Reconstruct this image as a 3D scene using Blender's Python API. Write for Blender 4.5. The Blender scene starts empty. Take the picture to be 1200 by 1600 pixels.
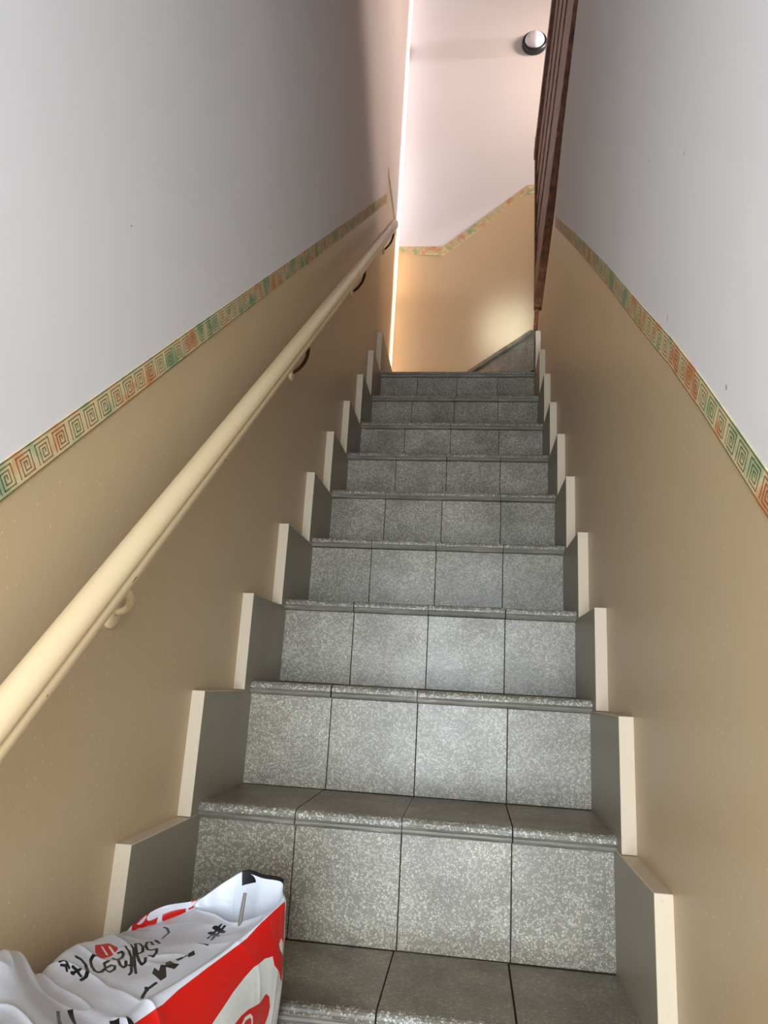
import bpy, bmesh, math, random
import numpy as np
from mathutils import Vector, Matrix, noise

random.seed(4)
SC = bpy.context.scene
COL = SC.collection

# ------------------------------------------------------------------ camera
cam_data = bpy.data.cameras.new('camera')
cam = bpy.data.objects.new('camera', cam_data)
COL.objects.link(cam)
R_ = Vector((0.9912356, 0.1197961, 0.0556856))
U_ = Vector((-0.0251502, -0.2426869, 0.9697786))
F_ = Vector((-0.1296899, 0.9626796, 0.2375470))
M_ = Matrix((R_, U_, -F_)).transposed().to_4x4()
M_.translation = Vector((0.43205, -0.97032, 0.39381))
cam.matrix_world = M_
cam_data.sensor_fit = 'VERTICAL'
cam_data.sensor_height = 32.0
cam_data.lens = 1087.98 / 1600 * 32.0
cam_data.clip_start = 0.02
SC.camera = cam

# ------------------------------------------------------------------ world, lamps, exposure
w = bpy.data.worlds.new('sky')
SC.world = w
w.use_nodes = True
w.node_tree.nodes['Background'].inputs[0].default_value = (0.62, 0.78, 1.0, 1)
w.node_tree.nodes['Background'].inputs[1].default_value = 0.6
SC.view_settings.view_transform = 'Standard'
SC.view_settings.look = 'None'
SC.view_settings.gamma = 1.0
SC.view_settings.exposure = 0.0
SC.view_settings.use_curve_mapping = False


def area(name, loc, target, sx, sy, power, col, spread=180):
    d = bpy.data.lights.new(name, 'AREA')
    d.shape = 'RECTANGLE'
    d.size, d.size_y = sx, sy
    d.energy = power
    d.color = col
    d.spread = math.radians(spread)
    o = bpy.data.objects.new(name, d)
    COL.objects.link(o)
    o.location = loc
    o.rotation_euler = (Vector(target) - Vector(loc)).to_track_quat('-Z', 'Y').to_euler()
    return o


# daylight through the open street door at the foot of the stairs
area('door_daylight', (0.33, -1.82, 0.33), (0.33, 0, 0.66), 0.64, 1.35, 45, (0.80, 0.91, 1.0))
# daylight through the tall landing window at the side of the winder
area('window_daylight', (1.58, 2.28, 3.75), (0, 2.335, 3.75), 0.13, 2.6, 5, (1.0, 0.93, 1.0), 6)
area('low_strip_beam', (1.40, 2.29, 2.95), (0, 2.34, 2.15), 0.13, 1.0, 2.4, (1.0, 0.93, 1.0), 6)  # added beam hung inside the stairwell, extends the bright corner strip downwards
# daylight from the upper floor window
area('upper_window_daylight', (1.57, 1.75, 3.9), (0, 1.85, 3.4), 0.34, 0.44, 28, (1.0, 0.79, 0.68))
# added narrow beam inside the stairwell, makes the bright patch on the far wall
area('far_wall_patch_beam', (0.36, -1.70, 0.92), (0.59, 2.4, 2.25), 0.14, 0.34, 0.5, (0.72, 0.86, 1.0), 6)

# ------------------------------------------------------------------ materials
def lin(r, g, b):
    f = lambda c: (c / 255 / 12.92) if c / 255 <= 0.04045 else ((c / 255 + 0.055) / 1.055) ** 2.4
    return (f(r), f(g), f(b), 1)


class NT:
    """small helper to write node graphs"""
    def __init__(self, name, rough=0.6, spec=0.4):
        self.m = bpy.data.materials.new(name)
        self.m.use_nodes = True
        self.t = self.m.node_tree
        self.bsdf = self.t.nodes['Principled BSDF']
        self.bsdf.inputs['Roughness'].default_value = rough
        self.bsdf.inputs['Specular IOR Level'].default_value = spec

    def n(self, kind, **kw):
        nd = self.t.nodes.new(kind)
        for k, v in kw.items():
            setattr(nd, k, v)
        return nd

    def link(self, a, b):
        self.t.links.new(a, b)

    def pos(self):
        return self.n('ShaderNodeNewGeometry').outputs['Position']

    def noise(self, scale, detail=3, rough=0.55, vec=None, stretch=None):
        nd = self.n('ShaderNodeTexNoise')
        nd.inputs['Scale'].default_value = scale
        nd.inputs['Detail'].default_value = detail
        nd.inputs['Roughness'].default_value = rough
        v = vec or self.pos()
        if stretch:
            mp = self.n('ShaderNodeMapping')
            mp.inputs['Scale'].default_value = stretch
            self.link(v, mp.inputs[0])
            v = mp.outputs[0]
        self.link(v, nd.inputs['Vector'])
        return nd

    def ramp(self, fac, stops, interp='LINEAR'):
        nd = self.n('ShaderNodeValToRGB')
        cr = nd.color_ramp
        cr.interpolation = interp
        while len(cr.elements) < len(stops):
            cr.elements.new(0.5)
        for e, (p, c) in zip(cr.elements, stops):
            e.position = p
            e.color = c
        self.link(fac, nd.inputs[0])
        return nd.outputs[0]

    def mix(self, fac, a, b, blend='MIX'):
        nd = self.n('ShaderNodeMix', data_type='RGBA', blend_type=blend)
        for sock, v in ((nd.inputs[0], fac), (nd.inputs[6], a), (nd.inputs[7], b)):
            if hasattr(v, 'is_output'):
                self.link(v, sock)
            else:
                sock.default_value = v
        return nd.outputs[2]

    def math(self, op, a, b=0.0):
        nd = self.n('ShaderNodeMath', operation=op)
        for sock, v in ((nd.inputs[0], a), (nd.inputs[1], b)):
            if hasattr(v, 'is_output'):
                self.link(v, sock)
            else:
                sock.default_value = v
        return nd.outputs[0]

    def bump(self, h, strength=0.2, dist=0.001):
        nd = self.n('ShaderNodeBump')
        nd.inputs['Strength'].default_value = strength
        nd.inputs['Distance'].default_value = dist
        self.link(h, nd.inputs['Height'])
        self.link(nd.outputs[0], self.bsdf.inputs['Normal'])

    def color(self, c):
        if hasattr(c, 'is_output'):
            self.link(c, self.bsdf.inputs['Base Color'])
        else:
            self.bsdf.inputs['Base Color'].default_value = c
        return self


G = lambda v: (v, v, v, 1)


def terrazzo(name, base, light, dark, chip, rough, amount):
    t = NT(name, rough, 0.5)
    warp = t.noise(60, 2)
    vec = t.n('ShaderNodeVectorMath', operation='MULTIPLY_ADD')
    t.link(warp.outputs['Color'], vec.inputs[0])
    vec.inputs[1].default_value = (0.009,) * 3
    t.link(t.pos(), vec.inputs[2])
    vo = t.n('ShaderNodeTexVoronoi')
    vo.inputs['Scale'].default_value = chip
    vo.inputs['Randomness'].default_value = 1
    t.link(vec.outputs[0], vo.inputs['Vector'])
    sep = t.n('ShaderNodeSeparateColor')
    t.link(vo.outputs['Color'], sep.inputs[0])
    ve = t.n('ShaderNodeTexVoronoi', feature='DISTANCE_TO_EDGE')
    ve.inputs['Scale'].default_value = chip
    t.link(vec.outputs[0], ve.inputs['Vector'])
    inside = t.math('GREATER_THAN', ve.outputs['Distance'], t.math('MULTIPLY_ADD', sep.outputs[1], 0.12))
    inside.node.inputs[1].links[0].from_node.inputs[2].default_value = 0.07
    has = t.math('GREATER_THAN', sep.outputs[0], 1 - amount)
    m = t.math('MULTIPLY', inside, has)
    chipc = t.mix(sep.outputs[2], light, (light[0] * .7, light[1] * .7, light[2] * .68, 1))
    fine = t.noise(420, 2)
    b = t.mix(t.ramp(fine.outputs[0], [(0.35, G(0)), (0.7, G(1))]), dark, base)
    c = t.mix(m, b, chipc)
    dirt = t.noise(9, 4, 0.6)
    c = t.mix(t.ramp(dirt.outputs[0], [(0.38, G(0)), (0.75, G(0.55))]), c, lin(112, 104, 88), 'MULTIPLY')
    # brownish water stain low on the first riser and the tread below it
    ds = t.n('ShaderNodeVectorMath', operation='DISTANCE')
    t.link(t.pos(), ds.inputs[0]); ds.inputs[1].default_value = (0.235, 0.0, 0.015)
    sn = t.math('MULTIPLY_ADD', t.noise(22, 4, 0.6).outputs[0], 0.09); sn.node.inputs[2].default_value = -0.045
    c = t.mix(t.ramp(t.math('ADD', ds.outputs['Value'], sn), [(0.03, G(0.75)), (0.10, G(0))]), c, lin(120, 96, 62), 'MULTIPLY')
    oi = t.n('ShaderNodeObjectInfo')
    v = t.n('ShaderNodeHueSaturation')
    t.link(c, v.inputs['Color'])
    t.link(t.math('MULTIPLY_ADD', oi.outputs['Random'], 0.16), v.inputs['Value'])
    v.inputs['Value'].links[0].from_node.inputs[2].default_value = 0.92
    t.color(v.outputs[0])
    t.bump(t.noise(70, 3).outputs[0], 0.12, 0.001)
    rr = t.noise(14, 3)
    mr = t.n('ShaderNodeMapRange')
    mr.inputs['To Min'].default_value = rough - .08
    mr.inputs['To Max'].default_value = rough + .14
    t.link(rr.outputs[0], mr.inputs[0])
    t.link(mr.outputs[0], t.bsdf.inputs['Roughness'])
    return t.m


M_RISER = terrazzo('terrazzo_riser', lin(146, 138, 122), lin(196, 190, 174), lin(124, 116, 102), 290, 0.33, 0.66)
M_TREAD = terrazzo('terrazzo_tread', lin(152, 142, 124), lin(176, 168, 150), lin(130, 120, 104), 260, 0.42, 0.45)
M_NOSE = terrazzo('terrazzo_nosing', lin(138, 132, 118), lin(205, 202, 190), lin(108, 103, 92), 300, 0.40, 0.5)

t = NT('worn_nosing_lip', 0.45, 0.4)
g = t.noise(40, 5, 0.7, stretch=(0.25, 1, 3))
c = t.ramp(g.outputs[0], [(0.34, lin(92, 87, 77)), (0.58, lin(126, 120, 107)), (0.70, lin(176, 170, 156))]); t.color(c); M_NOSELIP = t.m
t = NT('mortar', 0.9, 0.1); t.color(t.mix(t.noise(60).outputs[0], lin(52, 48, 42), lin(84, 78, 70))); M_MORTAR = t.m

# grey painted inner face of the skirting, with cream paint on its cut edges
t = NT('skirting_face_grey', 0.42, 0.45)
f = t.noise(500, 3); g = t.noise(7, 3)
c = t.mix(f.outputs[0], lin(132, 124, 108), lin(152, 144, 126))
c = t.mix(t.ramp(g.outputs[0], [(0.4, G(0)), (0.8, G(0.35))]), c, lin(120, 114, 100)); t.color(c)
t.bump(f.outputs[0], 0.06); M_SKIRT = t.m
t = NT('skirting_edge_cream', 0.6, 0.3)
f = t.noise(90, 5, 0.7, stretch=(1, 1, 0.35))
c = t.mix(t.ramp(f.outputs[0], [(0.62, G(0)), (0.78, G(0.6))]), lin(206, 190, 166), lin(166, 148, 122)); t.color(c)
t.bump(t.noise(120, 3).outputs[0], 0.35, 0.002); M_SKEDGE = t.m

# white upper wall: faint woven roller texture
t = NT('white_wall_paint', 0.8, 0.2)
f = t.noise(260, 3, stretch=(1, 1, 0.35)); g = t.noise(1.6, 4)
c = t.mix(t.ramp(g.outputs[0], [(0.35, G(0)), (0.75, G(1))]), lin(224, 219, 217), lin(217, 211, 208))
scuff = t.ramp(t.noise(6, 6, 0.75).outputs[0], [(0.70, G(0)), (0.78, G(0.35))])
c = t.mix(scuff, c, lin(178, 174, 172)); t.color(c)
t.bump(f.outputs[0], 0.10, 0.001); M_WHITE = t.m

# pearl beige dado paint: slight sheen and tiny light flecks
t = NT('beige_dado_paint', 0.38, 0.5)
f = t.noise(240, 3, stretch=(1, 1, 0.35))
g = t.noise(3, 4)
c = t.mix(f.outputs[0], lin(190, 165, 130), lin(202, 178, 142))
c = t.mix(t.ramp(g.outputs[0], [(0.35, G(0)), (0.75, G(0.5))]), c, lin(194, 166, 128))
vo = t.n('ShaderNodeTexVoronoi'); vo.inputs['Scale'].default_value = 95; t.link(t.pos(), vo.inputs['Vector'])
sep = t.n('ShaderNodeSeparateColor'); t.link(vo.outputs['Color'], sep.inputs[0])
fl = t.math('MULTIPLY', t.math('LESS_THAN', vo.outputs['Distance'], 0.13), t.math('GREATER_THAN', sep.outputs[0], 0.9))
c = t.mix(t.math('MULTIPLY', fl, 0.4), c, lin(240, 226, 190)); t.color(c)
t.bump(f.outputs[0], 0.16, 0.001); M_BEIGE = t.m

# wallpaper border: patches of cream, orange and green wash
t = NT('border_paper', 0.6, 0.3)
pn = t.noise(20, 2, 0.5)
c = t.ramp(pn.outputs[0], [(0.30, lin(150, 172, 134)), (0.41, lin(188, 190, 146)), (0.47, lin(216, 202, 158)),
                           (0.55, lin(222, 200, 154)), (0.62, lin(220, 172, 126)), (0.72, lin(208, 146, 102))])
edge = t.noise(160, 3)
c = t.mix(t.math('MULTIPLY', edge.outputs[0], 0.22), c, lin(150, 126, 84)); t.color(c); M_BORDER = t.m
t = NT('border_key_ink', 0.6, 0.3)
pn = t.noise(20, 2, 0.5)
c = t.ramp(pn.outputs[0], [(0.36, lin(78, 92, 60)), (0.5, lin(128, 104, 66)), (0.62, lin(150, 86, 46))]); t.color(c); M_INK = t.m

# cream lacquered hand rail
t = NT('cream_lacquer', 0.30, 0.5)
g = t.noise(5, 4)
c = t.mix(g.outputs[0], lin(222, 198, 158), lin(214, 187, 146)); t.color(c)
t.bump(t.noise(40, 2).outputs[0], 0.04, 0.001); M_CREAM = t.m
t = NT('dark_bronze', 0.4, 0.5); t.color(lin(86, 56, 36)); t.bsdf.inputs['Metallic'].default_value = 0.5; M_BRONZE = t.m

# varnished brown wood
t = NT('varnished_wood', 0.5, 0.3)
mp = t.n('ShaderNodeMapping'); mp.inputs['Rotation'].default_value = (math.radians(43), 0, 0); mp.inputs['Scale'].default_value = (30, 1.2, 26)
t.link(t.pos(), mp.inputs[0])
gr = t.noise(1.6, 5, 0.65, vec=mp.outputs[0])
c = t.ramp(gr.outputs[0], [(0.3, lin(58, 30, 16)), (0.5, lin(92, 52, 28)), (0.68, lin(128, 80, 46))]); t.color(c)
t.bump(gr.outputs[0], 0.08, 0.001); M_WOOD = t.m

t = NT('black_plastic', 0.38, 0.5); t.color(lin(24, 24, 27)); M_BLACK = t.m
t = NT('opal_glass', 0.12, 0.6); t.color(lin(206, 202, 208)); t.bsdf.inputs['Subsurface Weight'].default_value = 0.25
t.bsdf.inputs['Subsurface Radius'].default_value = (0.02, 0.02, 0.02); M_OPAL = t.m
t = NT('grey_plastic', 0.4, 0.4); t.color(lin(120, 112, 108)); M_TIE = t.m

# printed plastic bag: signed distances to the printed areas are stored on the mesh
t = NT('printed_polythene', 0.30, 0.5)
def att(nm):
    a = t.n('ShaderNodeAttribute'); a.attribute_name = nm
    return t.math('LESS_THAN', a.outputs['Fac'], 0.0)
c = t.mix(att('print_red'), lin(214, 217, 226), lin(204, 22, 16))
c = t.mix(att('print_grey'), c, lin(214, 214, 210))
c = t.mix(att('print_red_top'), c, lin(204, 22, 16))
c = t.mix(att('print_white_line'), c, lin(226, 226, 224))
c = t.mix(att('print_black'), c, lin(16, 15, 22))
t.color(c)
t.bsdf.inputs['Subsurface Weight'].default_value = 0.0
t.bump(t.noise(45, 4, 0.6).outputs[0], 0.25, 0.003); M_BAG = t.m

# ------------------------------------------------------------------ mesh helpers
def mesh_obj(name, verts, faces, mats, parent=None, fm=None, smooth=False):
    me = bpy.data.meshes.new(name)
    me.from_pydata([tuple(v) for v in verts], [], faces)
    for m in (mats if isinstance(mats, (list, tuple)) else [mats]):
        me.materials.append(m)
    if fm:
        me.polygons.foreach_set('material_index', fm)
    if smooth:
        me.polygons.foreach_set('use_smooth', [True] * len(me.polygons))
    bm = bmesh.new(); bm.from_mesh(me); bmesh.ops.recalc_face_normals(bm, faces=bm.faces); bm.to_mesh(me); bm.free()
    me.update()
    o = bpy.data.objects.new(name, me)
    COL.objects.link(o)
    if parent:
        o.parent = parent
    return o


def empty(name, loc, label, cat, group=None):
    o = bpy.data.objects.new(name, None)
    o.empty_display_size = 0.1
    COL.objects.link(o)
    o.location = loc
    o['label'] = label; o['category'] = cat
    if group:
        o['group'] = group
    return o


def adopt(child, parent):
    """parent without moving the child (its mesh is in world coordinates)"""
    child.parent = parent
    child.matrix_parent_inverse = Matrix.Translation(parent.location).inverted()
    return child


BOXF = [(0, 1, 2, 3), (7, 6, 5, 4), (0, 4, 5, 1), (1, 5, 6, 2), (2, 6, 7, 3), (3, 7, 4, 0)]


def prism(prof, a, b):
    """profile points prof (list of 2-tuples mapped by functions a and b to 3-D at either end)"""
    n = len(prof)
    v = [a(p) for p in prof] + [b(p) for p in prof]
    f = [tuple(range(n - 1, -1, -1)), tuple(range(n, 2 * n))]
    for i in range(n):
        j = (i + 1) % n
        f.append((i, j, n + j, n + i))
    return v, f


def bevel(o, w=0.001, seg=1, ang=35):
    bm = bmesh.new(); bm.from_mesh(o.data)
    es = [e for e in bm.edges if len(e.link_faces) == 2 and e.calc_face_angle(0) > math.radians(ang)]
    bmesh.ops.bevel(bm, geom=es, offset=w, segments=seg, affect='EDGES', profile=0.5)
    bm.to_mesh(o.data); bm.free()
    return o


def structure(o):
    o['kind'] = 'structure'
    return o


def tube(pts, r, seg=10, cap=True):
    pts = [Vector(p) for p in pts]
    v, f = [], []
    nrm = None
    for i, p in enumerate(pts):
        d = (pts[min(i + 1, len(pts) - 1)] - pts[max(i - 1, 0)]).normalized()
        if nrm is None:
            nrm = d.orthogonal().normalized()
        nrm = (nrm - d * nrm.dot(d)).normalized()
        bn = d.cross(nrm)
        rr = r[i] if isinstance(r, (list, tuple)) else r
        for k in range(seg):
            a = 2 * math.pi * k / seg
            v.append(p + (nrm * math.cos(a) + bn * math.sin(a)) * rr)
    for i in range(len(pts) - 1):
        for k in range(seg):
            k2 = (k + 1) % seg
            f.append((i * seg + k, i * seg + k2, (i + 1) * seg + k2, (i + 1) * seg + k))
    if cap:
        f.append(tuple(range(seg - 1, -1, -1))); f.append(tuple(range((len(pts) - 1) * seg, len(pts) * seg)))
    return v, f


def lathe(prof, origin, axis, seg=40):
    """profile (radius, height along axis)"""
    axis = Vector(axis).normalized(); a = axis.orthogonal().normalized(); b = axis.cross(a); o = Vector(origin)
    v, f = [], []
    for r, h in prof:
        for k in range(seg):
            t_ = 2 * math.pi * k / seg
            v.append(o + axis * h + (a * math.cos(t_) + b * math.sin(t_)) * r)
    for i in range(len(prof) - 1):
        for k in range(seg):
            k2 = (k + 1) % seg
            f.append((i * seg + k, i * seg + k2, (i + 1) * seg + k2, (i + 1) * seg + k))
    f.append(tuple(range(seg - 1, -1, -1))); f.append(tuple(range((len(prof) - 1) * seg, len(prof) * seg)))
    return v, f

# ------------------------------------------------------------------ measurements (metres)
RISE, RUN = 0.19, 0.202
NY = [0.0029, 0.1955, 0.4059, 0.6037, 0.8104, 1.0105, 1.2134, 1.417, 1.6178, 1.8127]      # nosing fronts, step 0..9
NZ = [-0.0003, 0.1896, 0.3835, 0.5704, 0.7592, 0.9495, 1.1382, 1.3256, 1.5195, 1.7147]   # tread tops
KLOW = -4
FLOOR_Z = RISE * (KLOW - 1)
YB, YFAR, ZTOP = -1.72, 2.40, 5.6


def step_y(k): return NY[k] if k >= 0 else k * RUN
def step_z(k): return NZ[k] if k >= 0 else k * RISE
def XL(y): return float(np.interp(y, [-3, 0, 1.75, 2.4], [-.022, -.022, -.012, -.025]))     # left wall face
def XR(y): return .6747 + .0085 * max(y, -.5)                                             # right wall face
def xl(k): return max(0.0, 0.0011 * k)          # inner face of the skirting
def xr(k): return .6527 + 0.0017 * max(k, 0)
JOINT = [0.0, 0.2442, 0.5024, 0.7647, 1.0]


def quadwall(name, polys, mats, fm, parent=None):
    v, f = [], []
    for p in polys:
        f.append(tuple(range(len(v), len(v) + len(p)))); v += p
    o = mesh_obj(name, v, f, mats, parent, fm)
    return o


# ---- left wall: white above, beige dado below the border line
LB = [(-1.72, -.95 + .90), (-1.08, -.95 + .90)]           # lower hall dado
BL_TOP = [(-1.72, -.055), (-1.06, -.055), (0.0, .934), (1.09, 1.948), (1.78, 2.592)]
def ytrans(pts, y): return float(np.interp(y, [p[0] for p in pts], [p[1] for p in pts]))


ys = [-1.72, -1.06, 0.0, 0.5, 1.09, 1.75, 1.78]
polys, fm = [], []
TL = 0.06                                               # wall body behind the face
def wall_strip(side, y0, y1, z00, z01, z10, z11):
    """one face of a wall between y0 and y1; (z00,z01) bottom/top at y0, (z10,z11) at y1"""
    return [(side(y0), y0, z00), (side(y1), y1, z10), (side(y1), y1, z11), (side(y0), y0, z01)]


for a, b in zip(ys[:-1], ys[1:]):
    za, zb = ytrans(BL_TOP, a) - .02, ytrans(BL_TOP, b) - .02
    polys.append(wall_strip(XL, a, b, FLOOR_Z - .1, za, FLOOR_Z - .1, zb)); fm.append(1)
    polys.append(wall_strip(XL, a, b, za, ZTOP, zb, ZTOP)); fm.append(0)
zl = 2.722
polys.append(wall_strip(XL, 1.78, YFAR, FLOOR_Z - .1, zl, FLOOR_Z - .1, zl)); fm.append(1)
polys.append(wall_strip(XL, 1.78, YFAR, zl, ZTOP, zl, ZTOP)); fm.append(0)
# back of the wall, so that it has a thickness
polys.append([(-.14, YB, FLOOR_Z - .1), (-.14, YFAR, FLOOR_Z - .1), (-.14, YFAR, ZTOP), (-.14, YB, ZTOP)]); fm.append(0)
structure(quadwall('wall_left', polys, [M_WHITE, M_BEIGE], fm))

# ---- right wall: ends beside the winder, its top slopes up under the balustrade
YE = 1.846
edge = [(1.846, 1.945), (1.687, 1.972), (1.236, 2.047), (.963, 2.163), (.591, 2.262), (-.4, 2.52), (-1.72, 3.1)]
steep = lambda y: 2.02 + .93 * (1.82 - y)
BR_TOP = [(-1.72, -.055), (-1.03, -.055), (-.386, .582), (-.242, .73), (-.132, .837), (.028, .981), (.273, 1.207), (.702, 1.586), (1.195, 2.010)]
ysr = [-1.72, -1.03, -.386, -.242, -.132, .028, .273, .591, .702, .963, 1.195]
polys, fm = [], []
def etop(y): return float(np.interp(-y, [-e[0] for e in edge], [e[1] for e in edge]))
for a, b in zip(ysr[:-1], ysr[1:]):
    za, zb = ytrans(BR_TOP, a) - .02, ytrans(BR_TOP, b) - .02
    polys.append(wall_strip(XR, a, b, FLOOR_Z - .1, za, FLOOR_Z - .1, zb)); fm.append(1)
    polys.append(wall_strip(XR, a, b, za, etop(a), zb, etop(b))); fm.append(0)
for a, b in ((1.195, 1.236), (1.236, 1.687), (1.687, YE)):
    polys.append(wall_strip(XR, a, b, FLOOR_Z - .1, etop(a), FLOOR_Z - .1, etop(b))); fm.append(1)
XO = .83                                                # far face of the right wall
top_y = [YE, 1.687, 1.236, .963, .591, -.4, -1.72]
for a, b in zip(top_y[:-1], top_y[1:]):                  # sloped shoulder up to the foot of the balustrade
    polys.append([(XR(a), a, etop(a)), (XR(b), b, etop(b)), (XO, b, max(etop(b), min(steep(b), 5.4)) ), (XO, a, max(etop(a), min(steep(a), 5.4)))]); fm.append(0)
polys.append([(XR(YE), YE, FLOOR_Z), (XR(YE), YE, etop(YE)), (XO, YE, etop(YE) + .05), (XO, YE, FLOOR_Z)]); fm.append(1)
polys.append([(XO, YE, FLOOR_Z), (XO, YE, etop(YE) + .05)] + [(XO, y, max(etop(y), min(steep(y), 5.4))) for y in top_y[1:]] + [(XO, -1.72, FLOOR_Z)]); fm.append(0)
structure(quadwall('wall_right', polys, [M_WHITE, M_BEIGE], fm))

# ---- far wall beyond the landing
XE = 1.62
FB = [(-.03, 2.742), (.224, 2.738), (.672, 3.110), (.72, 3.112), (XE, 3.8)]
polys, fm = [], []
for (xa, za), (xb, zb) in zip(FB[:-1], FB[1:]):
    polys.append([(xa, YFAR, FLOOR_Z), (xb, YFAR, FLOOR_Z), (xb, YFAR, zb - .02), (xa, YFAR, za - .02)]); fm.append(1)
    polys.append([(xa, YFAR, za - .02), (xb, YFAR, zb - .02), (xb, YFAR, ZTOP), (xa, YFAR, ZTOP)]); fm.append(0)
polys.append([(-.14, YFAR + .1, FLOOR_Z), (XE, YFAR + .1, FLOOR_Z), (XE, YFAR + .1, ZTOP), (-.14, YFAR + .1, ZTOP)]); fm.append(0)
structure(quadwall('wall_far', polys, [M_WHITE, M_BEIGE], fm))

# ---- outer wall of the upper flight
def slab(name, x0, x1, y0, y1, z0, z1, mat, parent=None):
    v = [(x0, y0, z0), (x1, y0, z0), (x1, y1, z0), (x0, y1, z0), (x0, y0, z1), (x1, y0, z1), (x1, y1, z1), (x0, y1, z1)]
    return mesh_obj(name, v, BOXF, mat, parent)


structure(slab('wall_outer', XE, XE + .1, YB, YFAR, FLOOR_Z, ZTOP, M_WHITE))
# upper window in the outer wall, above the winder
win = structure(slab('window_1', XE - .030, XE - .002, 1.42, 2.08, 3.46, 3.50, M_CREAM))
for nm, (y0, y1, z0, z1) in (('frame_bar', (1.42, 2.08, 4.30, 4.34)), ('frame_bar', (1.42, 1.46, 3.50, 4.30)), ('frame_bar', (2.04, 2.08, 3.50, 4.30)), ('frame_bar', (1.735, 1.765, 3.50, 4.30))):
    slab(nm, XE - .030, XE - .002, y0, y1, z0, z1, M_CREAM).parent = win
for y0, y1 in ((1.46, 1.735), (1.765, 2.04)):
    slab('pane', XE - .018, XE - .012, y0, y1, 3.50, 4.30, M_OPAL).parent = win
structure(slab('ceiling', -.14, XE + .1, YB, YFAR + .1, ZTOP, ZTOP + .1, M_WHITE))
structure(slab('floor', -.14, XE + .1, YB - .3, YFAR, FLOOR_Z - .1, FLOOR_Z, M_TREAD))
# entrance wall with the open doorway behind the camera
structure(slab('wall_front', -.14, -.02, YB - .1, YB, FLOOR_Z, ZTOP, M_WHITE))
structure(slab('wall_front_upper', -.02, XE, YB - .1, YB, 1.05, ZTOP, M_WHITE))
structure(slab('wall_front_side', .69, XE, YB - .1, YB, FLOOR_Z, 1.05, M_WHITE))

# ---- borders: thin paper strip with a greek key drawn on it
KEY = [(0, -.02), (0, 1), (.84, 1), (.84, 0), (.2, 0), (.2, .80), (.66, .80), (.66, .2), (.37, .2), (.37, .62), (.52, .62), (.52, .42)]


def border(name, pts, width_v, put, flip=False, unit=0.0335):
    """pts: top edge polyline in wall coordinates (s,z); put(s,z,off) maps to 3-D"""
    v, f = [], []
    for i, (s, z) in enumerate(pts):
        wv = width_v(s)
        v += [put(s, z, .0012), put(s, z - wv, .0012), put(s, z, -.004), put(s, z - wv, -.004)]
    for i in range(len(pts) - 1):
        a, b = 4 * i, 4 * i + 4
        f += [(a, a + 1, b + 1, b), (a, b, b + 2, a + 2), (a + 1, a + 3, b + 3, b + 1)]
    n = 4 * (len(pts) - 1)
    f += [(0, 2, 3, 1), (n, n + 1, n + 3, n + 2)]
    o = structure(mesh_obj(name, v, f, M_BORDER))
    kv, kf = [], []
    lw = .00062
    def seg(p, q, ax, ay, org, h):
        dx, dy = q[0] - p[0], q[1] - p[1]
        L = math.hypot(dx, dy); nx, ny = -dy / L * lw, dx / L * lw
        ex, ey = dx / L * lw, dy / L * lw
        b0 = len(kv)
        for (px, py) in ((p[0] + nx - ex, p[1] + ny - ey), (q[0] + nx + ex, q[1] + ny + ey), (q[0] - nx + ex, q[1] - ny + ey), (p[0] - nx - ex, p[1] - ny - ey)):
            s = org[0] + ax[0] * px + ay[0] * py; z = org[1] + ax[1] * px + ay[1] * py
            kv.append(put(s, z, .0017))
        kf.append((b0, b0 + 1, b0 + 2, b0 + 3))
    for (s0, z0), (s1, z1) in zip(pts[:-1], pts[1:]):
        L = math.hypot(s1 - s0, z1 - z0)
        ax = ((s1 - s0) / L, (z1 - z0) / L); ay = (-ax[1], ax[0])
        cs = abs(ax[0])
        H = width_v(s0) * cs
        h = H * .66
        nun = int(round(L / unit)) if L > .08 else 0
        for k in range(nun):
            u0 = (k + .12) * L / nun; uw = L / nun * .86
            base = (s0 + ax[0] * u0, z0 + ax[1] * u0)
            org = (base[0] - ay[0] * H * .83, base[1] - ay[1] * H * .83)
            K = [((1 - x if flip else x) * uw, y * h) for x, y in KEY]
            for p, q in zip(K[:-1], K[1:]):
                seg(p, q, ax, ay, org, h)
        # rule along both edges
        for fr in (.03, .97):
            org = (s0 - ay[0] * H * fr, z0 - ay[1] * H * fr)
            seg((0, 0), (L, 0), ax, ay, org, h)
    k = mesh_obj('key_lines', kv, kf, M_INK)
    k.parent = o
    k['kind'] = 'stuff'
    return o


border('trim_1', [(-1.72, -.055), (-1.06, -.055), (0.0, .934), (1.09, 1.948), (1.78, 2.592)],
       lambda s: .045 if s < 0.2 else .052, lambda s, z, o: (XL(s) + o, s, z))
border('trim_2', BR_TOP, lambda s: .044, lambda s, z, o: (XR(s) - o, s, z), flip=True)
border('trim_3', [(1.785, 2.742), (2.3988, 2.742)], lambda s: .040, lambda s, z, o: (XL(s) + o, s, z))
border('trim_4', [(-.024, 2.742), (.224, 2.738), (.672, 3.110), (.72, 3.112), (1.6, 3.78)], lambda s: .042 if s < .2 else .058, lambda s, z, o: (s, YFAR - o, z))

# ------------------------------------------------------------------ staircase
stair = empty('staircase', (0.33, 0, FLOOR_Z), 'straight terrazzo tiled flight of stairs climbing between two beige walls', 'stairs')
NOSE, ROUT, TT = .024, .0138, .016          # nosing height, riser set-back, tile thickness


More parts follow.
